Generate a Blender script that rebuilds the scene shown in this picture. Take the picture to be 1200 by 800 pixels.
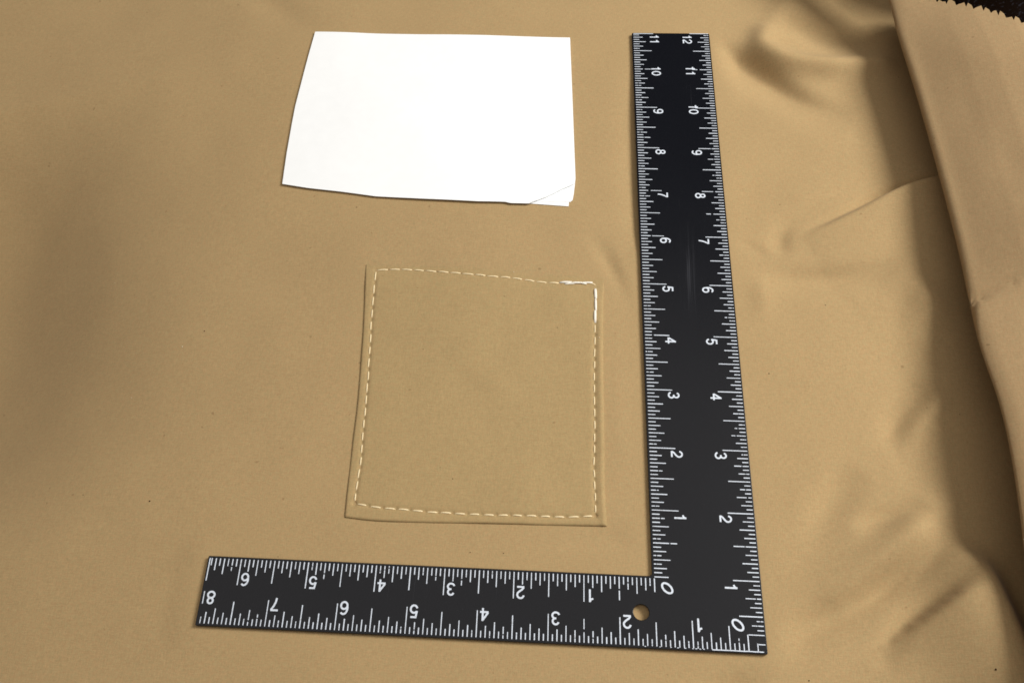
import bpy, bmesh, math, random
import numpy as np
from mathutils import Matrix, Vector

random.seed(7); rng = np.random.default_rng(7)
IN = 0.0254                                   # everything below is laid out in inches, built in metres
scene = bpy.context.scene
for o in list(bpy.data.objects): bpy.data.objects.remove(o)

# ------------------------------------------------------------------ camera
CP = np.array([-2.75057, -3.11812, 13.7001]); CR = (0.52812, 0.04105, 0.05917); CF = 1131.18
cam = bpy.data.cameras.new('camera'); camo = bpy.data.objects.new('camera', cam)
scene.collection.objects.link(camo); scene.camera = camo
camo.location = CP * IN; camo.rotation_euler = CR
cam.sensor_fit = 'HORIZONTAL'; cam.sensor_width = 36; cam.lens = CF / 1200 * 36
cam.clip_start = 0.01; cam.clip_end = 50

# ------------------------------------------------------------------ light of the room
world = bpy.data.worlds.new('World'); scene.world = world; world.use_nodes = True
bg = world.node_tree.nodes['Background']
bg.inputs[0].default_value = (1.0, 0.93, 0.86, 1); bg.inputs[1].default_value = 0.085

def area(name, pos, target, size, power, col):
    l = bpy.data.lights.new(name, 'AREA'); l.shape = 'DISK'; l.size = size * IN; l.energy = power; l.color = col
    o = bpy.data.objects.new(name, l); scene.collection.objects.link(o)
    p = Vector(pos) * IN; t = Vector(target) * IN
    o.location = p; o.rotation_euler = (t - p).to_track_quat('-Z', 'Y').to_euler(); return o
area('room_lamp', (30.5, 16, 33), (-2, 6, 0), 21, 18.5, (1.0, 0.985, 0.93))
area('ceiling_bounce_fill', (-8, -8, 90), (-8, -8, 0), 150, 28, (1.0, 0.935, 0.87))  # added fill lamp standing in for light bounced off the ceiling

vs = scene.view_settings
vs.view_transform = 'Standard'; vs.look = 'None'; vs.exposure = 0.0; vs.gamma = 1; vs.use_curve_mapping = False
scene.render.engine = 'CYCLES'
scene.cycles.pixel_filter_type = 'BLACKMAN_HARRIS'; scene.cycles.filter_width = 1.7
scene.render.resolution_x = 1024; scene.render.resolution_y = 682

# ------------------------------------------------------------------ helpers
cx_, sx_ = math.cos(CR[0]), math.sin(CR[0]); cy_, sy_ = math.cos(CR[1]), math.sin(CR[1]); cz_, sz_ = math.cos(CR[2]), math.sin(CR[2])
RM = (np.array([[cz_, -sz_, 0], [sz_, cz_, 0], [0, 0, 1]]) @ np.array([[cy_, 0, sy_], [0, 1, 0], [-sy_, 0, cy_]])
      @ np.array([[1, 0, 0], [0, cx_, -sx_], [0, sx_, cx_]]))
def at(u, v, z=0.0):
    """point in inches at height z that the photograph (1200x800) shows at u, v"""
    u = np.asarray(u, float); v = np.asarray(v, float); z = np.asarray(z, float)
    d = np.stack([(u - 600) / CF, -(v - 400) / CF, -np.ones(np.broadcast(u, v).shape)], -1) @ RM.T
    t = (z - CP[2]) / d[..., 2]
    return np.stack([CP[0] + d[..., 0] * t, CP[1] + d[..., 1] * t, np.broadcast_to(z, t.shape)], -1)
def A2(pts): return np.array([at(u, v)[:2] for u, v in pts])

def link(name, me, mat, parent=None):
    o = bpy.data.objects.new(name, me); scene.collection.objects.link(o)
    if mat is not None and not me.materials: me.materials.append(mat)
    if parent: o.parent = parent
    return o
def mesh(name, V, F, smooth=False):
    me = bpy.data.meshes.new(name); V = np.asarray(V, float) * IN
    me.from_pydata(V.tolist(), [], F); me.update()
    if smooth: me.polygons.foreach_set('use_smooth', [True] * len(me.polygons))
    return me
def grid_faces(nu, nv, off=0, flip=False, keep=None):
    F = []
    for j in range(nv - 1):
        for i in range(nu - 1):
            if keep is not None and not keep[j, i]: continue
            a = off + j * nu + i
            f = (a, a + 1, a + nu + 1, a + nu)
            F.append(f[::-1] if flip else f)
    return F
def thick_grid(name, top, th, smooth=True):
    """top: (nv,nu,3) sheet, th: thickness -> closed slab"""
    nv, nu, _ = top.shape
    bot = top.copy(); bot[..., 2] -= th
    V = np.concatenate([top.reshape(-1, 3), bot.reshape(-1, 3)]); n = nu * nv
    F = grid_faces(nu, nv) + grid_faces(nu, nv, n, True)
    for i in range(nu - 1):
        F.append((i + 1, i, n + i, n + i + 1)); a = (nv - 1) * nu + i; F.append((a, a + 1, n + a + 1, n + a))
    for j in range(nv - 1):
        a = j * nu; F.append((a, a + nu, n + a + nu, n + a)); a += nu - 1; F.append((a + nu, a, n + a, n + a + nu))
    me = mesh(name, V, F, smooth)
    return me
def empty(name, loc=(0, 0, 0)):
    o = bpy.data.objects.new(name, None); scene.collection.objects.link(o); o.empty_display_size = 0.02
    o.location = Vector(loc) * IN; return o
def resample(pts, n):
    P = np.asarray(pts, float); d = np.r_[0, np.cumsum(np.hypot(*np.diff(P[:, :2], axis=0).T))]
    t = np.linspace(0, d[-1], n); return np.stack([np.interp(t, d, P[:, k]) for k in range(P.shape[1])], -1)
def smoothpoly(pts, n):
    """Catmull-Rom through the points, then even spacing"""
    P = np.asarray(pts, float); Q = np.vstack([2 * P[0] - P[1], P, 2 * P[-1] - P[-2]]); out = []
    for i in range(1, len(Q) - 2):
        for t in np.linspace(0, 1, 16, endpoint=False):
            a, b, c, d = Q[i - 1], Q[i], Q[i + 1], Q[i + 2]
            out.append(0.5 * ((2 * b) + (c - a) * t + (2 * a - 5 * b + 4 * c - d) * t * t + (3 * b - a - 3 * c + d) * t ** 3))
    out.append(P[-1]); return resample(out, n)
def sstep(a, b, x): t = np.clip((x - a) / (b - a), 0, 1); return t * t * (3 - 2 * t)

# ------------------------------------------------------------------ materials
class NT:
    def __init__(s, name):
        s.m = bpy.data.materials.new(name); s.m.use_nodes = True; s.t = s.m.node_tree; s.b = s.t.nodes['Principled BSDF']
        s.co = s.n('ShaderNodeTexCoord').outputs['Object']
    def n(s, k, **kw):
        o = s.t.nodes.new(k)
        for a, b in kw.items(): setattr(o, a, b)
        return o
    def l(s, a, b): s.t.links.new(a, b)
    def noise(s, scale, detail=3, rough=0.5, vec=None):
        o = s.n('ShaderNodeTexNoise'); o.inputs['Scale'].default_value = scale; o.inputs['Detail'].default_value = detail
        o.inputs['Roughness'].default_value = rough; s.l(vec or s.co, o.inputs['Vector']); return o.outputs['Fac']
    def math(s, op, a, b=None, clamp=False):
        o = s.n('ShaderNodeMath', operation=op, use_clamp=clamp)
        for i, x in enumerate((a, b)):
            if x is None: continue
            if isinstance(x, (int, float)): o.inputs[i].default_value = x
            else: s.l(x, o.inputs[i])
        return o.outputs[0]
    def ramp(s, fac, stops):
        o = s.n('ShaderNodeValToRGB'); e = o.color_ramp.elements
        while len(e) < len(stops): e.new(0.5)
        for q, (p, c) in zip(e, stops): q.position = p; q.color = (*c, 1)
        s.l(fac, o.inputs[0]); return o.outputs[0]
    def mix(s, fac, a, b, mode='MIX'):
        o = s.n('ShaderNodeMix', data_type='RGBA', blend_type=mode)
        for i, x in ((0, fac), (6, a), (7, b)):
            if isinstance(x, (int, float)): o.inputs[i].default_value = x
            elif isinstance(x, tuple): o.inputs[i].default_value = (*x, 1)
            else: s.l(x, o.inputs[i])
        return o.outputs[2]
    def scaled(s, sc):
        o = s.n('ShaderNodeMapping'); o.inputs['Scale'].default_value = sc; s.l(s.co, o.inputs['Vector']); return o.outputs[0]
    def bump(s, h, strength, dist):
        o = s.n('ShaderNodeBump'); o.inputs['Strength'].default_value = strength; o.inputs['Distance'].default_value = dist
        s.l(h, o.inputs['Height']); s.l(o.outputs[0], s.b.inputs['Normal'])

def cloth_mat(name, base, var=1.0):
    m = NT(name)
    big = m.noise(9, 3, 0.55); mid = m.noise(60, 3, 0.6)
    c0 = tuple(x * 0.965 for x in base); c1 = tuple(min(1, x * 1.035) for x in base)
    col = m.ramp(m.math('ADD', m.math('MULTIPLY', big, 0.6), m.math('MULTIPLY', mid, 0.4)), [(0.3, c0), (0.7, c1)])
    # yarn by yarn variation, both ways of the weave, and fine heather
    wx = m.noise(1, 2, 0.6, m.scaled((2400, 420, 400))); wy = m.noise(1, 2, 0.6, m.scaled((420, 2400, 400)))
    gr = m.noise(2600, 2, 0.7)
    yarn = m.math('ADD', m.math('ADD', m.math('MULTIPLY', wx, 0.35), m.math('MULTIPLY', wy, 0.35)), m.math('MULTIPLY', gr, 0.45))
    g = m.ramp(yarn, [(0.40, (0.85, 0.84, 0.83)), (0.75, (1.15, 1.15, 1.16))])
    col = m.mix(var, col, g, 'MULTIPLY')
    hc = m.ramp(m.noise(1100, 2, 0.6), [(0.36, (1.035, 0.985, 0.97)), (0.64, (0.97, 1.012, 1.0))]); col = m.mix(1.0, col, hc, 'MULTIPLY')
    # fluff caught on the cloth: rare darker specks
    sp = m.ramp(m.noise(330, 1, 0.5), [(0.775, (1, 1, 1)), (0.81, (0.66, 0.62, 0.6))])
    col = m.mix(0.7, col, sp, 'MULTIPLY')
    m.l(col, m.b.inputs['Base Color']); m.b.inputs['Roughness'].default_value = 0.88
    m.b.inputs['Specular IOR Level'].default_value = 0.18
    m.b.inputs['Sheen Weight'].default_value = 0.06; m.b.inputs['Sheen Roughness'].default_value = 0.5
    h = m.math('ADD', m.math('MULTIPLY', yarn, 0.55), m.math('MULTIPLY', mid, 0.5))
    m.bump(h, 0.5, 0.00022); return m.m
TAN = (0.394, 0.273, 0.135)
M_cloth = cloth_mat('tan_twill', TAN)
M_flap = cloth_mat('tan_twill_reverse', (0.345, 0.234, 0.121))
M_patch = cloth_mat('tan_twill_patch', (0.382, 0.270, 0.130))

def plain(name, col, rough=0.6, spec=0.5, n=None, amt=0.1, bump=None):
    m = NT(name)
    if n:
        c = m.ramp(m.noise(n, 3), [(0.3, tuple(x * (1 - amt) for x in col)), (0.7, tuple(min(1, x * (1 + amt)) for x in col))])
        m.l(c, m.b.inputs['Base Color'])
    else: m.b.inputs['Base Color'].default_value = (*col, 1)
    m.b.inputs['Roughness'].default_value = rough; m.b.inputs['Specular IOR Level'].default_value = spec
    if bump: m.bump(m.noise(bump[0], 4), bump[1], bump[2])
    return m.m
M_paper = plain('white_paper', (0.925, 0.94, 0.96), 0.75, 0.3, 200, 0.01, (900, 0.2, 0.0001))
M_thread = plain('cream_thread', (0.81, 0.66, 0.41), 0.6, 0.3, 2500, 0.12, (4000, 0.6, 0.0001))
M_white = plain('white_thread', (0.84, 0.79, 0.70), 0.6, 0.3, 2500, 0.08, (4000, 0.6, 0.0001))
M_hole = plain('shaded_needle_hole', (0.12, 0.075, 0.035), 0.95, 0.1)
M_table = plain('dark_table', (0.011, 0.0075, 0.0085), 0.8, 0.15, 500, 0.6)
M_lint_dark = plain('dark_lint', (0.06, 0.03, 0.015), 0.9, 0.1)
M_lint_pale = plain('pale_lint', (0.8, 0.72, 0.55), 0.9, 0.1)

def enamel():
    m = NT('black_enamel')
    # long soft scuffs down the middle of the blade, object space in metres
    st = m.noise(1, 3, 0.6, m.scaled((1500, 22, 60)))
    sep = m.n('ShaderNodeSeparateXYZ'); m.l(m.co, sep.inputs[0]); X, Y = sep.outputs[0], sep.outputs[1]
    def box(v, c, hw, soft):
        d = m.math('ABSOLUTE', m.math('SUBTRACT', v, c)); return m.math('DIVIDE', m.math('SUBTRACT', hw, d), soft, True)
    msk = m.math('MULTIPLY', box(X, -0.0225, 0.0040, 0.003), box(Y, 0.158, 0.030, 0.024))
    str_ = m.math('MULTIPLY', m.ramp(st, [(0.50, (0, 0, 0)), (0.78, (1, 1, 1))]), msk)
    fine = m.noise(3500, 2, 0.7)
    base = m.ramp(fine, [(0.3, (0.0018, 0.0024, 0.0045)), (0.75, (0.0040, 0.0048, 0.0085))])
    col = m.mix(m.math('MULTIPLY', str_, 0.10), base, (0.30, 0.31, 0.36))
    dust = m.ramp(m.noise(5200, 1, .5), [(0.74, (0, 0, 0)), (0.80, (1, 1, 1))]); col = m.mix(m.math('MULTIPLY', dust, 0.10), col, (0.4, 0.4, 0.42))
    hair = m.ramp(m.noise(1, 1, .4, m.scaled((3800, 9, 60))), [(0.735, (0, 0, 0)), (0.76, (1, 1, 1))]); hair = m.math('MULTIPLY', hair, m.ramp(m.noise(18, 2), [(0.5, (0, 0, 0)), (0.62, (1, 1, 1))])); col = m.mix(m.math('MULTIPLY', hair, 0.10), col, (0.3, 0.3, 0.34))
    m.l(col, m.b.inputs['Base Color'])
    r = m.math('ADD', m.math('MULTIPLY', m.noise(25, 3), 0.06), 0.22)
    m.l(m.math('ADD', r, m.math('MULTIPLY', str_, 0.08)), m.b.inputs['Roughness'])
    m.b.inputs['Specular IOR Level'].default_value = 0.34
    m.bump(m.noise(2600, 2), 0.35, 0.00003); return m.m
M_enamel = enamel()
def print_mat():
    m = NT('white_print')
    worn = m.ramp(m.noise(1700, 2, 0.6), [(0.30, (0.45, 0.47, 0.51)), (0.46, (0.67, 0.73, 0.83))])
    m.l(worn, m.b.inputs['Base Color']); m.b.inputs['Roughness'].default_value = 0.5; return m.m
M_print = print_mat()

# ------------------------------------------------------------------ lie of the cloth
def seg_field(X, Y, P, vals):
    """signed distance to polyline (positive on its left) and interpolated values"""
    global RATIO
    best = np.full(X.shape, 1e9); sd = np.zeros(X.shape); RATIO = np.zeros(X.shape); out = [np.zeros(X.shape) for _ in vals]
    for i in range(len(P) - 1):
        ax, ay = P[i]; dx, dy = P[i + 1] - P[i]; L = dx * dx + dy * dy + 1e-12
        t = np.clip(((X - ax) * dx + (Y - ay) * dy) / L, 0, 1)
        ex, ey = X - ax - t * dx, Y - ay - t * dy; d = np.hypot(ex, ey); m = d < best
        best = np.where(m, d, best); c = dx * ey - dy * ex; s = np.sign(c); sd = np.where(m, d * s, sd)
        RATIO = np.where(m, c / (d * math.sqrt(L) + 1e-9), RATIO)
        for k, v in enumerate(vals): out[k] = np.where(m, v[i] + (v[i + 1] - v[i]) * t, out[k])
    return sd, out
def fold(X, Y, px, amps, wl, wr, sharp=False):
    P0 = A2(px); n = max(8, 6 * len(px))
    tab = smoothpoly(np.c_[P0, amps], n); P = tab[:, :2]
    sd, (a,) = seg_field(X, Y, P, [tab[:, 2]])
    w = (wl + wr) / 2 + (wl - wr) / 2 * RATIO; q = np.abs(sd) / w
    return a * (1 / (1 + q * q) ** 1.5 if sharp else np.exp(-q * q))
def step(X, Y, px, amps, w_edge, w_decay, side=1):
    """one side raised sharply, dying away with distance"""
    tab = smoothpoly(np.c_[A2(px), amps], 8 * len(px)); sd, (a,) = seg_field(X, Y, tab[:, :2], [tab[:, 2]])
    sd = sd * side
    return a * sstep(-w_edge / 2, w_edge / 2, sd) * np.exp(-np.clip(sd, 0, None) / w_decay)
def vnoise(X, Y, scale, seed):
    r = np.random.default_rng(seed); G = r.standard_normal((64, 64))
    x = (X / scale + 31) % 63; y = (Y / scale + 31) % 63; i = np.floor(x).astype(int); j = np.floor(y).astype(int)
    fx = x - i; fy = y - j; fx = fx * fx * (3 - 2 * fx); fy = fy * fy * (3 - 2 * fy)
    return (G[j, i] * (1 - fx) + G[j, i + 1] * fx) * (1 - fy) + (G[j + 1, i] * (1 - fx) + G[j + 1, i + 1] * fx) * fy

SK = -0.02333
def ruler_mask(X, Y):
    x = X - SK * Y
    dl = np.hypot(np.maximum(np.maximum(-1.56 - x, x - 0.03), 0), np.maximum(np.maximum(-0.03 - Y, Y - 12.03), 0))
    ds = np.hypot(np.maximum(np.maximum(-8.03 - x, x), 0), np.maximum(np.maximum(-0.03 - Y, Y - 1.04), 0))
    return sstep(0.0, 0.55, np.minimum(dl, ds))

def wp_(x, y): return x + SK * y, y
def H_raw(X, Y):
    h = np.zeros(X.shape)
    # --- broad lie of the spread cloth, left and middle
    pp = A2([(331, 216), (370, 39), (668, 46), (673, 240)])
    dp = np.hypot(np.maximum(np.maximum(pp[:, 0].min() - X, X - pp[:, 0].max()), 0), np.maximum(np.maximum(pp[:, 1].min() - Y, Y - pp[:, 1].max()), 0))
    h += 0.085 * vnoise(X, Y, 4.2, 3) * sstep(-3, -9, X) * (.15 + .85 * sstep(0, 2.0, dp)) + 0.010 * vnoise(X, Y, 1.6, 5) + 0.0035 * vnoise(X, Y, 0.7, 8)
    h += fold(X, Y, [(-190, 680), (-165, 520), (-125, 350), (-95, 230), (-80, 130)], [-.5, -1.3, -1.75, -1.5, -.4], 3.6, 3.3)  # deep sag added off the left side; its slope imitates a soft shadow
    h += fold(X, Y, [(290, -20), (330, 12), (365, 30), (400, 60)], [-.05, -.05, -.02, 0], .35, .35)
    h += fold(X, Y, [(690, 270), (712, 305), (735, 345), (752, 400)], [0, -.042, -.036, 0], .16, .12)
    h += fold(X, Y, [(722, 290), (740, 330), (750, 370)], [0, .030, 0], .12, .12)
    h += fold(X, Y, [(742, 268), (735, 300), (748, 335)], [0, -.02, 0], .09, .09)
    h += fold(X, Y, [(722, 420), (728, 500), (735, 590)], [0, .012, 0], .14, .14)
    h += fold(X, Y, [(600, 640), (660, 640), (720, 632), (758, 640)], [0, -.02, -.03, 0], .25, .2)
    h += fold(X, Y, [(600, 270), (560, 290), (500, 300)], [0, .01, 0], .5, .5)
    rid = 1 - np.abs(vnoise(X + .3 * Y, Y - .2 * X, 1.25, 41)) ; rid2 = 1 - np.abs(vnoise(X - .5 * Y, Y + .4 * X, .8, 42))
    h += (0.015 * rid + .004 * rid2) * sstep(.1, 1.2, X) + .0035 * rid * sstep(-1.5, -4, X)
    # --- right of the ruler
    h += fold(X, Y, [(832, 50), (860, 66), (905, 94), (950, 122), (1000, 140)], [-.08, -.20, -.26, -.13, 0], .22, .50)
    h += fold(X, Y, [(905, 32), (893, 46), (895, 60), (925, 75), (975, 82), (1030, 76)], [.02, .14, .20, .22, .22, .12], .26, .24)
    h += fold(X, Y, [(950, -30), (925, 8), (902, 36)], [.10, .09, .06], .5, .30)
    h += fold(X, Y, [(930, 30), (970, 42), (1010, 44)], [-.08, -.14, -.10], .30, .35)
    h += fold(X, Y, [(915, -36), (960, -26), (1005, -20), (1045, -18), (1090, -18)], [.08, .2, .28, .3, .3], .7, .42)  # unseen ridge added above the view to shade the cloth
    h += fold(X, Y, [(846, 266), (862, 281), (885, 293), (905, 303)], [-.015, -.035, -.03, 0], .10, .10)
    h += fold(X, Y, [(880, 315), (890, 345), (893, 380)], [0, .045, 0], .2, .2)
    h += fold(X, Y, [(930, 296), (915, 286), (920, 268), (945, 256), (980, 246)], [0, -.055, -.065, -.04, 0], .19, .14)
    cre = [(935, 276), (960, 266), (1000, 248), (1055, 223), (1110, 212), (1170, 205)]
    h += step(X, Y, cre, [0, .07, .17, .30, .38, .38], .12, 1.6, -1)
    h += fold(X, Y, cre, [0, -.05, -.10, -.14, -.14, -.14], .10, .05)
    h += fold(X, Y, [(895, 322), (940, 326), (1000, 324), (1060, 312)], [-.02, -.09, -.10, 0], .20, .26)
    h += fold(X, Y, [(1060, 330), (1084, 356), (1080, 392)], [.04, .14, .05], .30, .30)
    h += fold(X, Y, [(1078, 462), (1052, 492), (1035, 530)], [-.06, -.08, 0], .16, .24)
    h += fold(X, Y, [(1100, 470), (1074, 505), (1055, 540)], [.06, .07, 0], .16, .16)
    h += fold(X, Y, [(1010, 550), (978, 585), (940, 650)], [0, -.11, -.02], .30, .24)
    h += fold(X, Y, [(1000, 620), (1030, 608), (1070, 600)], [0, -.09, -.06], .14, .2)
    h += fold(X, Y, [(990, 695), (1040, 655), (1072, 622), (1086, 600)], [.05, .15, .19, .12], .32, .32)
    h += fold(X, Y, [(905, 764), (960, 728), (1005, 708), (1045, 678), (1085, 640)], [-.05, -.14, -.18, -.21, -.09], .24, .30)
    h += fold(X, Y, [(1035, 770), (1055, 735), (1090, 702), (1135, 672)], [-.04, -.08, -.10, -.05], .15, .14)
    h += fold(X, Y, [(1095, 650), (1140, 680), (1158, 715), (1182, 765), (1215, 820)], [.15, .50, .62, .62, .60], .34, 1.1)
    h += fold(X, Y, [(1190, 690), (1215, 740), (1250, 800)], [-.2, -.2, -.15], .35, .5)
    h += fold(X, Y, [(848, 815), (876, 792), (905, 776)], [-.12, -.10, 0], .25, .2)
    for px, am, w in [([(1002, 712), (1040, 688), (1072, 652)], [0, -.035, 0], .05), ([(1052, 750), (1085, 712), (1122, 686)], [0, -.03, 0], .045),
                      ([(965, 742), (1010, 722), (1058, 690)], [0, .022, 0], .05), ([(1068, 470), (1054, 492), (1042, 512)], [0, -.02, 0], .04),
                      ([(1030, 612), (1052, 604), (1075, 598)], [0, -.022, 0], .04), ([(900, 250), (935, 232), (975, 222)], [0, .010, 0], .05),
                      ([(868, 110), (900, 128), (940, 140)], [0, .014, 0], .06), ([(900, 505), (925, 480), (960, 465)], [0, .008, 0], .05)]:
        h += fold(X, Y, px, am, w, w * 1.6, True)
    # --- under and beside the ruler the cloth lies flat, sagging a little left of the blade
    h = h * ruler_mask(X, Y)
    h += fold(X, Y, [(748, 80), (744, 130), (746, 200), (752, 262), (757, 300)], [0, -.045, -.060, -.050, 0], .45, .30)
    hx, hy = wp_(-1.70, .49); h -= .055 * np.exp(-((X - hx) ** 2 + (Y - hy) ** 2) / .15 ** 2)  # dimple added under the hole to deepen the shadow in it
    return h

gx = np.arange(-19.0, 8.6, 0.05); gy = np.arange(-5.6, 16.6, 0.05)
HG = H_raw(*np.meshgrid(gx, gy))
for _ in range(1):
    HG[1:-1] = (HG[:-2] + 2 * HG[1:-1] + HG[2:]) / 4; HG[:, 1:-1] = (HG[:, :-2] + 2 * HG[:, 1:-1] + HG[:, 2:]) / 4
def H(X, Y):
    fx = np.clip((X - gx[0]) / 0.05, 0, len(gx) - 1.001); fy = np.clip((Y - gy[0]) / 0.05, 0, len(gy) - 1.001)
    i = fx.astype(int); j = fy.astype(int); fx = fx - i; fy = fy - j
    return (HG[j, i] * (1 - fx) + HG[j, i + 1] * fx) * (1 - fy) + (HG[j + 1, i] * (1 - fx) + HG[j + 1, i + 1] * fx) * fy

# ------------------------------------------------------------------ table below
V = [(-30, -16, -2.2), (18, -16, -2.2), (18, 30, -2.2), (-30, 30, -2.2)]
V += [(x, y, z - 1.2) for x, y, z in V]
tb = link('table_top', mesh('table_top', V, [(0, 1, 2, 3), (7, 6, 5, 4), (0, 4, 5, 1), (1, 5, 6, 2), (2, 6, 7, 3), (3, 7, 4, 0)]), M_table)
tb['kind'] = 'structure'

# ------------------------------------------------------------------ the fabric
fabric = empty('fabric', (0, 0, 0))
fabric['label'] = 'large tan cotton twill cloth under the ruler and paper, folded over along the right'
fabric['category'] = 'fabric'
xs = np.arange(-18.5, 8.0, 0.05); ys = np.arange(-5.0, 16.0, 0.05)
X, Y = np.meshgrid(xs, ys); Z = H(X, Y)
c0, c1 = at(1066, 5, 0), at(1300, 90, 0)                # the cloth ends below the folded part here
drop = (Y[:-1, :-1] > c0[1] + (c1[1] - c0[1]) * (X[:-1, :-1] - c0[0]) / (c1[0] - c0[0])) & (X[:-1, :-1] > c0[0])
V = np.stack([X, Y, Z], -1).reshape(-1, 3)
link('spread_cloth', mesh('spread_cloth', V, grid_faces(len(xs), len(ys), keep=~drop), True), M_cloth, fabric)

# folded-over part: rises from under, rounds over a soft fold edge and runs off to the right
edge_px = [(880, -200), (925, -145), (962, -100), (990, -66), (1022, -30), (1041, 0), (1052, 42), (1075, 116), (1100, 205), (1122, 290), (1135, 350),
           (1148, 405), (1170, 470), (1184, 530), (1196, 610), (1206, 700), (1222, 800), (1236, 880)]
he_t = [1.5, 1.45, 1.4, 1.32, 1.12, .9, .82, .78, .76, .75, .75, .83, .92, .97, 1.0, .95, .9, .85]
NS = 230
E = smoothpoly(np.c_[np.array(edge_px, float), he_t], NS)
def vtop(u): return np.interp(u, [840, 1000, 1040, 1060, 1075, 1110, 1140, 1170, 1200, 1300, 1500], [-330, -130, -48, -12, 0, 3, 8, 15.5, 27, 78, 190])
dd = np.concatenate([-np.array([3.2, 2.2, 1.4, .8, .45, .22, .09]), [0], np.array([.03, .07, .12, .18, .25, .34, .45]), np.arange(.57, 4.4, .045)])
def prof(d):
    top = np.interp(d, [0, .03, .07, .12, .18, .25, .34, .45, .8, 1.2, 1.7, 2.4, 3.2, 4.4], [0, .04, .07, .095, .12, .145, .175, .215, .33, .44, .54, .62, .62, .5])
    und = np.interp(-d, [0, .09, .22, .45, .8, 1.4, 2.2, 3.2], [0, -.08, -.14, -.22, -.32, -.45, -.6, -.8])
    return np.where(d >= 0, top, und)
rows = []
s01 = np.linspace(0, 1, NS)
tooth = lambda u: 2.6 * (1 - 2 * np.abs(((u / 15.0) % 1) - 0.5) * 1.0) * 2
EP = at(E[:, 0], E[:, 1], E[:, 2])                       # fold edge in inches
# the pinked end: a line in inches crossing the top
tu = np.linspace(800, 1500, 500); TPa = at(tu, vtop(tu), .8); TPb = at(tu, vtop(tu), 1.6)
fl = np.zeros((NS, len(dd), 3))
for j in range(NS):
    d = dd; ad = np.abs(d)
    x = EP[j, 0] + ad
    y = EP[j, 1] + 0.10 * ad * (1 - s01[j])
    pr_ = prof(d); gsl = .75 + .75 * sstep(.18, .32, s01[j]) - .75 * sstep(.46, .60, s01[j]); z = E[j, 2] + np.where(d > 0, pr_ * gsl + .1 * (1 - gsl) * sstep(0, .2, d), pr_)
    z = np.maximum(z, 0.02)
    z = z + np.where(d > 0.2, sstep(.2, 1.0, d), 0) * (0.022 * vnoise(x, y, 1.5, 21) + .008 * vnoise(x, y, .6, 22))
    fl[j, :, 0], fl[j, :, 1], fl[j, :, 2] = x, y, z
# crease running up right from the notch in the edge
P = at(np.array([1128, 1137, 1152, 1182, 1215]), np.array([350, 353, 343, 331, 322]), 1.1)
sd, (a,) = seg_field(fl[..., 0], fl[..., 1], P[:, :2], [np.array([.02, .06, .055, .03, 0])])
msk = (dd > 0.0)[None, :]
fl[..., 2] += np.where(msk, np.where(sd > 0, a * np.exp(-(sd / .12) ** 2) * -1.0, a * np.exp(-(sd / .28) ** 2) * .9 - a * .0), 0)
# cut the top end along the pinked line (vertices above it slide down on to it)
teeth = 0.11 * (1 - 2 * np.abs(((fl[..., 0] / 0.225) % 1) - 0.5))
ya = np.interp(fl[..., 0], TPa[:, 0], TPa[:, 1]); yb = np.interp(fl[..., 0], TPb[:, 0], TPb[:, 1]); line = ya + (yb - ya) * (fl[..., 2] - .8) / .8
lim = line + teeth
lim0 = line - 0.03
topmask = (dd >= -0.01)[None, :]
Yf = fl[..., 1]
# refine: rows wholly above are dropped, the crossing row is laid on the toothed line
keep = np.ones((NS - 1, len(dd) - 1), bool)
for i in range(len(dd)):
    col = Yf[:, i]; L = lim[0, i] if False else None
    idx = np.where(col > lim0[:, i])[0]
    if len(idx):
        k = idx[-1]
        Yf[k, i] = lim[k, i]
        for q in range(k): Yf[q, i] = lim[k, i]; fl[q, i, 0] = fl[k, i, 0]; fl[q, i, 2] = fl[k, i, 2]
        if i < len(dd) - 1: keep[:k, i] = False
        if i > 0: keep[:k, i - 1] = False
fl[..., 1] = Yf
Vf = fl.reshape(-1, 3)
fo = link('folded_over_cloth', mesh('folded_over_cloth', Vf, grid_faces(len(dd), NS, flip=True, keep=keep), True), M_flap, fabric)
fo['label'] = 'folded over edge of the cloth with a pinked top end'

# ------------------------------------------------------------------ dark cloth added behind the folded end, heaped high to block the lamp
cc = (5.52, 13.95); nr, na = 26, 72; Vd, Fd = [(cc[0], cc[1], 2.8)], []
for i in range(1, nr + 1):
    q = i / nr
    for k in range(na):
        a = 2 * math.pi * k / na; wob = 1 + .05 * math.sin(3 * a + 1) + .03 * math.sin(7 * a)
        x = cc[0] + 2.7 * q * wob * math.cos(a); y = cc[1] + 1.7 * q * wob * math.sin(a)
        z = -1.3 + 4.1 * math.sqrt(max(0, 1 - q ** 5)) if q < 1 else -2.19
        Vd.append((x, y, z + (.10 * math.sin(9 * a + 4 * q) + .05 * math.sin(17 * a - 6 * q)) * q * (1 - q) * 3))
for k in range(na): Fd.append((0, 1 + k, 1 + (k + 1) % na))
for i in range(nr - 1):
    for k in range(na):
        a0, a1 = 1 + i * na + k, 1 + i * na + (k + 1) % na; Fd.append((a0, a0 + na, a1 + na, a1))
M_dark = NT('dark_brown_mesh_cloth')
dcol = M_dark.ramp(M_dark.noise(700, 1, .5), [(0.60, (0.014, 0.0085, 0.0075)), (0.70, (0.045, 0.05, 0.075))])
M_dark.l(dcol, M_dark.b.inputs['Base Color']); M_dark.b.inputs['Roughness'].default_value = .9; M_dark.b.inputs['Specular IOR Level'].default_value = .1
dk = link('added_dark_cloth', mesh('added_dark_cloth', Vd, Fd, True), M_dark.m)
dk['label'] = 'dark brown cloth added behind the pinked end, top right corner, to shade the fabric'; dk['category'] = 'cloth'

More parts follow.
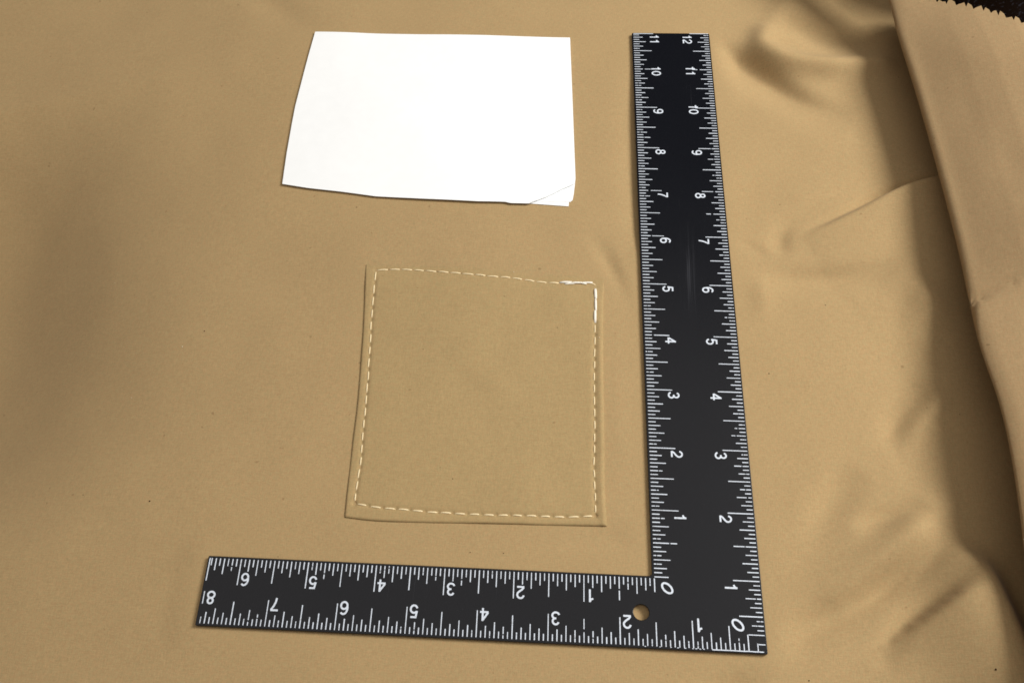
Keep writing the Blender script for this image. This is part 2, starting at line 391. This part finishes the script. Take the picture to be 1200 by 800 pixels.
# ------------------------------------------------------------------ sewn patch
pc_tl, pc_tr, pc_br, pc_bl = [(428.5, 311), (708.5, 324), (711.5, 616.5), (404, 606.5)]
left = A2([(429, 311), (427.5, 340), (424.5, 400), (419, 468), (413, 520), (408, 565), (404, 606.5)])
right = A2([(708, 326), (707, 380), (707.5, 450), (708.5, 520), (709, 570), (711.5, 616.5)])
top = A2([(429, 311), (500, 313.5), (575, 317), (640, 322), (708, 326)])
bot = A2([(404, 606.5), (440, 610.5), (500, 612.5), (570, 613.6), (640, 615.6), (711.5, 616.5)])
def coons(top, bot, left, right, nu, nv, sm=True):
    f = smoothpoly if sm else resample
    T, B, L, Rr = f(top, nu), f(bot, nu), f(left, nv), f(right, nv)
    u = np.linspace(0, 1, nu)[None, :, None]; v = np.linspace(0, 1, nv)[:, None, None]
    return ((1 - v) * T[None] + v * B[None] + (1 - u) * L[:, None] + u * Rr[:, None]
            - ((1 - u) * (1 - v) * T[0] + u * (1 - v) * T[-1] + (1 - u) * v * B[0] + u * v * B[-1]))
def walk(pts, pitch):
    """stitch end points at an even photo pitch along a seam"""
    P = smoothpoly(pts, 400); d = np.r_[0, np.cumsum(np.hypot(*np.diff(P, axis=0).T))]; n = max(1, round(d[-1] / pitch))
    t = np.linspace(0, d[-1], n + 1); t[1:-1] += rng.uniform(-.7, .7, n - 1)
    return np.stack([np.interp(t, d, P[:, 0]), np.interp(t, d, P[:, 1])], -1)
seams = [walk([(441, 317.5), (438.6, 342), (436, 368), (434, 402), (430.2, 456), (426, 500), (422.4, 545), (417.8, 573), (415.8, 590)], 14.6),
         walk([(415.8, 590.5), (442, 595), (470, 597), (505, 600), (545, 602.5), (570, 603.6), (600, 604.6), (660, 606.2), (697.5, 605)], 16.6),
         walk([(697.8, 604), (697.2, 580), (696, 546), (696.9, 504), (696.5, 470), (696.3, 430), (697.5, 379)], 14.4),
         walk([(441, 317.3), (472, 316.6), (502, 318.8), (517, 320.3), (545, 322.5), (574, 324.8), (600, 326.5), (615, 328.6), (640, 331.5), (656, 332.3)], 14.6)]
nu = nv = 240
G = coons(top, bot, left, right, nu, nv)
px_, py_ = G[..., 0], G[..., 1]
u = np.linspace(0, 1, nu)[None, :]; v = np.linspace(0, 1, nv)[:, None]
# distances (inches) to each border
dl, dr, dt, db = u * 3.75, (1 - u) * 3.75, v * 4.0, (1 - v) * 4.0
PT = 0.028
rim = lambda d, r, lo: lo + (1 - lo) * np.sqrt(np.clip(1 - (1 - np.clip(d / r, 0, 1)) ** 2, 0, 1))
th = PT * rim(dl, .035, .35) * rim(db, .035, .35) * rim(dr, .05, .15) * (0.12 + .88 * sstep(0, .45, dt))
th = th + .010 * np.exp(-((dr - .055) / .035) ** 2) * sstep(.2, 1.4, dt)        # folded-under edge standing proud on the right
pz = H(px_, py_) + th + 0.004 * vnoise(px_, py_, .5, 31)
holes_w = []
for sm in seams:
    W = A2(sm); sd, _ = seg_field(px_, py_, W, []); pz -= 0.012 * np.exp(-(sd / .035) ** 2) * np.minimum(1, th / .02)
    for w in W:
        pz -= 0.016 * np.exp(-((px_ - w[0]) ** 2 + (py_ - w[1]) ** 2) / .020 ** 2) * np.minimum(1, th / .02); holes_w.append(w)
PTOP = np.stack([px_, py_, pz], -1)
patch = link('patch', thick_grid('patch', PTOP, 0.012), M_patch, fabric)
patch['label'] = 'square patch of the same tan fabric sewn on with a line of cream stitches'
def patch_z(x, y):
    d = (px_ - x) ** 2 + (py_ - y) ** 2; return pz.flat[np.argmin(d)]

def tube_mesh(name, path, radii, seg=8, flat=1.0):
    path = np.asarray(path, float); n = len(path); V = []; F = []
    for i in range(n):
        t = path[min(i + 1, n - 1)] - path[max(i - 1, 0)]; t /= np.linalg.norm(t)
        s = np.cross(t, (0, 0, 1)); s /= np.linalg.norm(s) + 1e-9; up = np.cross(s, t)
        for k in range(seg):
            a = 2 * math.pi * k / seg; V.append(path[i] + radii[i] * (math.cos(a) * s + math.sin(a) * up * flat))
    for i in range(n - 1):
        for k in range(seg): F.append((i * seg + k, i * seg + (k + 1) % seg, (i + 1) * seg + (k + 1) % seg, (i + 1) * seg + k))
    F.append(tuple(range(seg))[::-1]); F.append(tuple((n - 1) * seg + k for k in range(seg)))
    return mesh(name, V, F, True)
def stitch(p0, p1, r, mat, arch=.011, gap=.16, dz=0.0):
    a, b = A2([p0])[0], A2([p1])[0]; L = np.hypot(*(b - a)); e = b - a
    jit = rng.normal(0, .0035, 2); nrm = np.array([-e[1], e[0]]) / L
    z0, z1, zm = patch_z(*a), patch_z(*b), patch_z(*((a + b) / 2))
    ts = [gap * .32, gap * .55, .3, .5, .7, 1 - gap * .55, 1 - gap * .32]
    pr = [-.012, .001, .006, .008, .006, .001, -.012]; rr = [.55, .85, 1, 1.04, 1, .85, .55]
    path = []
    for t, q in zip(ts, pr):
        base = z0 + (z1 - z0) * t if t < .2 or t > .8 else zm
        path.append([*(a + e * t + nrm * (jit[0] + (jit[1] - jit[0]) * t)), base + q * (arch / .012) + dz])
    link('stitch', tube_mesh('stitch', path, [r * x * rng.uniform(.93, 1.05) for x in rr], 8, .55), mat, patch)
radii = [.0118, .0126, .0102, .0125]
for sm, r in zip(seams, radii):
    for i in range(len(sm) - 1): stitch(sm[i], sm[i + 1], r, M_thread)
# the corner where the seam was locked off with thicker white thread
for a, b, r, z in [((655, 331.6), (671, 331.2), .019, .004), ((668, 332.8), (683, 332.0), .019, .008), ((680, 331.6), (695, 331.3), .018, .006),
                   ((661, 333.4), (675, 332.6), .015, .002), ((673, 331.0), (688, 333.2), .015, .010),
                   ((697.6, 338.5), (697.8, 352), .024, .004), ((698.3, 351), (698.0, 366), .020, .004), ((697.4, 364.5), (697.4, 379.5), .023, .004)]:
    stitch(a, b, r, M_white, .012, .12, z)
stitch((693, 332), (698, 334), .010, M_thread)
# needle holes: shallow pits between stitches, the shade inside painted dark brown
Vh, Fh = [], []
for k, w in enumerate(holes_w):
    r = rng.uniform(.008, .015); z = patch_z(*w) + .0035; b = len(Vh)
    for q in range(8): Vh.append((w[0] + r * math.cos(q * math.pi / 4), w[1] + r * math.sin(q * math.pi / 4), z))
    Vh.append((w[0], w[1], z - .006))
    for q in range(8): Fh.append((b + q, b + (q + 1) % 8, b + 8))
nh = link('needle_holes', mesh('needle_holes', Vh, Fh), M_hole, patch); nh['kind'] = 'stuff'

# specks of lint lying on the cloth
def lint(name, items, mat):
    Vv, Ff = [], []
    for (uu, vv, r) in items:
        r *= .82
        x, y, _ = at(uu, vv); onp = 404 < uu < 708 and 316 < vv < 612
        z = (patch_z(x, y) if onp else float(H(np.array([[x]]), np.array([[y]]))[0, 0])) + .004
        b = len(Vv); a0 = rng.uniform(0, 3)
        ring = [(x + r * rng.uniform(.6, 1.2) * math.cos(a0 + q * 1.047), y + r * rng.uniform(.6, 1.4) * math.sin(a0 + q * 1.047), z) for q in range(6)]
        Vv += ring + [(x, y, z + r * .5), (x, y, z - .01)]
        for q in range(6): Ff.append((b + q, b + (q + 1) % 6, b + 6)); Ff.append((b + (q + 1) % 6, b + q, b + 7))
    o = link(name, mesh(name, Vv, Ff, True), mat, fabric); o['kind'] = 'stuff'
lint('lint_specks', [(236.5, 383, .016), (173, 584.5, .018), (90, 573, .010), (653, 385, .011), (418, 243, .011), (496.5, 411, .009),
     (552, 99, .008), (65, 162, .010), (967, 358, .010), (901, 438, .012), (1150, 793, .020), (948, 797, .012), (531, 561.5, .010), (590, 648, .008), (326, 652, .009),
     (1124, 486, .009), (551, 647, .010), (52, 55, .008)], M_lint_dark)
lint('pale_lint_specks', [(209.5, 400, .013), (602, 320, .010), (146, 456, .009), (120, 311, .008), (702, 397, .009)], M_lint_pale)

# ------------------------------------------------------------------ folded paper
paper = empty('folded_paper', at(500, 140, 0))
paper['label'] = 'folded white paper lying at the top with a turned back lower right corner'
paper['category'] = 'paper'
def sheet(name, top, right, bottom, left, zf, th, nu=90, nv=60):
    G = coons(A2(top), A2(bottom), A2(left), A2(right), nu, nv, False)
    u = np.linspace(0, 1, nu)[None, :]; v = np.linspace(0, 1, nv)[:, None]
    z = H(G[..., 0], G[..., 1]) + zf(u, v)
    P = np.stack([G[..., 0], G[..., 1], z], -1)
    loc = np.array(paper.location) / IN; P = P - loc
    me = thick_grid(name, P, th, True)
    me.polygons.foreach_set('use_smooth', [False] * len(me.polygons))
    return link(name, me, M_paper, paper)
# outlines were read at cloth level; each layer lies a few hundredths of an inch above it
sheet('bottom_layer', [(373, 41), (666, 48)], [(666, 48), (671, 150), (668, 228), (666.3, 242.6)],
      [(334, 215), (440, 230.5), (560, 236.5), (626, 239.6), (666.3, 242.6)], [(373, 41), (356, 100), (345, 145), (334, 215)], lambda u, v: .014 + 0 * u * v, .008)
sheet('middle_layer', [(371.5, 40.3), (668, 47)], [(668, 47), (673, 195), (674, 214), (672.3, 229), (671, 235.5)],
      [(333, 215.3), (440, 230.8), (560, 236.8), (645, 237.3), (662, 237.2), (668, 238.0), (671, 235.5)], [(371.5, 40.3), (355, 100), (344, 145), (333, 215.3)],
      lambda u, v: .019 + .002 * sstep(.7, 1, u) * sstep(.8, 1, v), .007)
sheet('top_layer', [(370, 39.5), (500, 42.5), (668, 46)], [(668, 46), (671, 120), (674, 200), (674.4, 212), (673.4, 217.5)],
      [(331, 216), (360, 221), (400, 226), (440, 231.8), (500, 235.8), (560, 239), (592, 239.2), (598, 240.6), (620, 240.8), (625, 238.6), (640, 233.2), (656, 225.2), (673.4, 217.5)],
      [(370, 39.5), (362, 67), (353, 100), (346, 125), (342, 145), (336, 180), (331, 216)],
      lambda u, v: .038 + .004 * sstep(.6, 1, v) + .010 * sstep(.75, 1, u) * sstep(.75, 1, v) + .014 * np.exp(-((u - .62) / .3) ** 2) * sstep(.5, 1, v) + .006 * sstep(.35, 0, u), .008, 160, 80)

# ------------------------------------------------------------------ L-shaped square
sq = empty('carpenter_square', (0, 0, 0))
sq['label'] = 'black L-shaped metal ruler with white inch scales and a small hole near its corner'
sq['category'] = 'ruler'
W1, W2, TH = 1.530, 1.009, 0.056
ZB = 0.006; ZT = ZB + TH
def wp(x, y): return (x + SK * y, y)
def body():
    b = .006
    cu = bpy.data.curves.new('body', 'CURVE'); cu.dimensions = '2D'; cu.fill_mode = 'BOTH'; cu.extrude = (TH / 2 - b) * IN; cu.bevel_depth = b * IN; cu.bevel_resolution = 2
    cu.offset = -b * IN
    def rc(x, y, r, a0, a1, n=6): return [(x + r * math.cos(math.radians(a0 + (a1 - a0) * i / n)), y + r * math.sin(math.radians(a0 + (a1 - a0) * i / n))) for i in range(n + 1)]
    out = []
    out += rc(-.02, .02, .02, -90, 0) + rc(-.03, 12 - .03, .03, 0, 90) + rc(-W1 + .035, 12 - .035, .035, 90, 180)
    out += [(-W1, 4), (-W1, W2 + .03), (-W1 - .03, W2)] + rc(-8 + .02, W2 - .02, .02, 90, 180) + rc(-8 + .02, .02, .02, 180, 270)
    hole = [(-1.70 + .112 * math.cos(-i * math.pi / 20), .490 + .112 * math.sin(-i * math.pi / 20)) for i in range(40)]
    for pts in (out, hole):
        sp = cu.splines.new('POLY'); sp.points.add(len(pts) - 1); sp.use_cyclic_u = True
        for p, (x, y) in zip(sp.points, pts): X_, Y_ = wp(x, y); p.co = (X_ * IN, Y_ * IN, 0, 1)
    o = bpy.data.objects.new('tmp', cu); scene.collection.objects.link(o)
    bpy.context.view_layer.update()
    me = bpy.data.meshes.new_from_object(o.evaluated_get(bpy.context.evaluated_depsgraph_get())); me.name = 'body'
    bpy.data.objects.remove(o)
    me.materials.clear(); bo = link('body', me, M_enamel, sq); bo.location = (0, 0, (ZB + TH / 2) * IN)
    # shade flat faces flat, rim smooth
    for p in me.polygons: p.use_smooth = abs(p.normal.z) < .99 and abs(p.normal.z) > .02
    return bo
body()
# printed rule marks: very thin raised paint
class Marks:
    def __init__(s): s.V, s.F = [], []
    def quad(s, x0, y0, x1, y1, w):
        """bar of width w from (x0,y0) to (x1,y1), ruler inches"""
        dx, dy = x1 - x0, y1 - y0; L = math.hypot(dx, dy); nx, ny = -dy / L * w / 2, dx / L * w / 2
        b = len(s.V)
        P4 = [wp(x0 - nx, y0 - ny), wp(x1 - nx, y1 - ny), wp(x1 + nx, y1 + ny), wp(x0 + nx, y0 + ny)]
        for z in (ZT + .0018, ZT - .001): s.V += [(x, y, z) for x, y in P4]
        s.F += [(b, b + 1, b + 2, b + 3), (b, b + 4, b + 5, b + 1), (b + 1, b + 5, b + 6, b + 2), (b + 2, b + 6, b + 7, b + 3), (b + 3, b + 7, b + 4, b)]
    def tick(s, x0, y0, x1, y1, w):
        """a tick whose paint is sometimes broken"""
        if random.random() < .16:
            t = random.uniform(.25, .75); g = random.uniform(.02, .07)
            s.quad(x0, y0, x0 + (x1 - x0) * (t - g), y0 + (y1 - y0) * (t - g), w * random.uniform(.8, 1.1))
            s.quad(x0 + (x1 - x0) * (t + g), y0 + (y1 - y0) * (t + g), x1, y1, w * random.uniform(.8, 1.1))
        else: s.quad(x0, y0, x1, y1, w * random.uniform(.85, 1.12))
    def build(s, name):
        return link(name, mesh(name, s.V, s.F), M_print, sq)
def tlen(k):
    if k % 16 == 0: return .392
    if k % 8 == 0: return .345
    if k % 4 == 0: return .238
    if k % 2 == 0: return .182
    return .112
TW = .0148; EM = .032
mk = Marks()                                                   # outer scale of the long blade
for k in range(2, 193):
    y = k / 16 - (.012 if k == 192 else 0); L = min(tlen(k), y if k < 6 else 9)
    if k == 2: L = .125
    if k in (3,): continue
    mk.tick(-.022, y, -max(L, .06) - (0 if k > 4 else .0), y, TW)
mk.build('outer_blade_scale')
mk = Marks()                                                   # inner scale of the long blade
for k in range(0, 177):
    y = 1 + k / 16 - (.022 if k == 176 else 0); L = tlen(k) if k else .20
    mk.tick(-W1 + EM, y, -W1 + EM + L, y, TW)
mk.build('inner_blade_scale')
mk = Marks()                                                   # outer scale of the short tongue
for k in range(2, 128):
    if k == 3: continue
    x = -k / 16; L = min(tlen(k), k / 16 if k < 6 else 9); mk.tick(x, EM, x, L + .012, TW)
mk.tick(-7.955, .31, -7.955, .49, TW * .8)
for i in range(34):                                            # stray line of paint along the bottom edge near the corner
    x = -.05 - i * .05; g = random.random()
    if i < 12 or g > .35: mk.quad(x, .026 + random.uniform(-.003, .003), x - (.05 if i < 14 else random.uniform(.012, .035)), .026, .014 if i < 14 else .010)
mk.build('outer_tongue_scale')
mk = Marks()                                                   # inner scale of the tongue
for k in range(0, 105):
    x = -W1 - k / 16 + .03; x = max(x, -7.968); L = tlen(k) if k else .20
    mk.tick(x, W2 - EM, x, W2 - EM - L * .97, TW)
mk.build('inner_tongue_scale')

# digits as stroked outlines in a 1 x 1.45 box
def arc(cx, cy, rx, ry, a0, a1, n=12): return [(cx + rx * math.cos(math.radians(a0 + (a1 - a0) * i / n)), cy + ry * math.sin(math.radians(a0 + (a1 - a0) * i / n))) for i in range(n + 1)]
G_ = {
 '0': [arc(.5, .725, .37, .61, 90, 450, 28)],
 '1': [[(.26, 1.02), (.44, 1.07), (.56, 1.20), (.62, 1.38)], [(.62, 1.40), (.62, .02)]],
 '2': [arc(.49, .96, .35, .37, 172, -28, 14) + [(.62, .60), (.30, .36), (.14, .13)], [(.10, .11), (.88, .11)]],
 '3': [arc(.46, 1.02, .31, .32, 165, -80, 14), arc(.46, .42, .36, .32, 80, -168, 16), [(.40, .72), (.54, .72)]],
 '4': [[(.66, .02), (.66, 1.36)], [(.68, 1.33), (.10, .46)], [(.06, .43), (.95, .43)]],
 '5': [[(.82, 1.32), (.27, 1.32), (.17, .66)], [(.19, .70)] + arc(.49, .48, .35, .39, 140, -165, 18)],
 '6': [arc(.5, .46, .34, .37, 0, 360, 24), arc(.53, .74, .40, .62, 48, 200, 14)],
 '7': [[(.10, 1.32), (.90, 1.32)], [(.86, 1.30), (.60, .88), (.44, .46), (.38, .02)]],
 '8': [arc(.5, 1.05, .28, .29, 0, 360, 22), arc(.5, .42, .36, .33, 0, 360, 24)],
 '9': [arc(.5, .98, .34, .37, 0, 360, 24), arc(.47, .70, .40, .62, 228, 380, 14)],
}
def ribbon(pts, w, V, F, tr):
    P = np.array(pts, float); closed = len(P) > 8 and np.hypot(*(P[0] - P[-1])) < .02
    n = len(P); b = len(V); nz = (ZT + .0018)
    for i in range(n):
        a = P[i - 1] if i > 0 else (P[-2] if closed else P[0] * 2 - P[1]); c = P[i + 1] if i < n - 1 else (P[1] if closed else P[-1] * 2 - P[-2])
        t1 = (P[i] - a) / (np.hypot(*(P[i] - a)) + 1e-9); t2 = (c - P[i]) / (np.hypot(*(c - P[i])) + 1e-9)
        t = t1 + t2; t /= np.hypot(*t) + 1e-9; nn = np.array([-t[1], t[0]]); k = 1 / max(.6, float(np.dot(nn, [-t1[1], t1[0]])))
        for s in (1, -1):
            q = tr(P[i] + nn * s * w / 2 * k); V.append((q[0], q[1], nz)); 
        for s in (1, -1):
            q = tr(P[i] + nn * s * w / 2 * k); V.append((q[0], q[1], nz - .0028))
    for i in range(n - 1):
        p, q = b + 4 * i, b + 4 * i + 4
        F.append((p + 1, q + 1, q, p)); F.append((p, q, q + 2, p + 2)); F.append((p + 3, q + 3, q + 1, p + 1))
def numeral(text, x, y, ang, h=.19, italic=0.0, gap=1.02):
    """text centred on ruler point (x, y), turned by ang degrees"""
    sc = h / 1.45; ca, sa = math.cos(math.radians(ang)), math.sin(math.radians(ang)); V, F = [], []
    adv = gap; tot = adv * len(text)
    for i, ch in enumerate(text):
        def tr(p, i=i):
            lx = (p[0] + i * adv - tot / 2 + italic * (p[1] - .7)) * sc; ly = (p[1] - .725) * sc
            return wp(x + lx * ca - ly * sa, y + lx * sa + ly * ca)
        for k, st in enumerate(G_[ch]):
            base = len(V); ribbon(st, .20, V, F, tr)
            for q in range(base, len(V)): V[q] = (V[q][0], V[q][1], V[q][2] + .0004 * k)
    return link('numeral', mesh('numeral', V, F), M_print, sq)
for k in range(1, 13):                                          # outer blade numbers, read from the right
    t = str(k); y = k - (.095 if len(t) == 1 else (.17 if k == 12 else .03)); numeral(t, -.425 if k < 12 else -.44, y, -90, .185)
for k in range(1, 12):
    t = str(k); y = 1 + k - (.095 if len(t) == 1 else (.17 if k == 11 else .045)); numeral(t, -W1 + .445, y, -90, .185)
for k in range(1, 9): numeral(str(k), -k + (.098 if k < 8 else .15), .345 if k < 8 else .40, 180, .195)
for k in range(1, 7): numeral(str(k), -W1 - k + .128, W2 - .325, 180, .190)
numeral('0', -W1 + .205, W2 - .165, -135, .205, .0)
numeral('0', -.375, .375, -135, .205, .0)
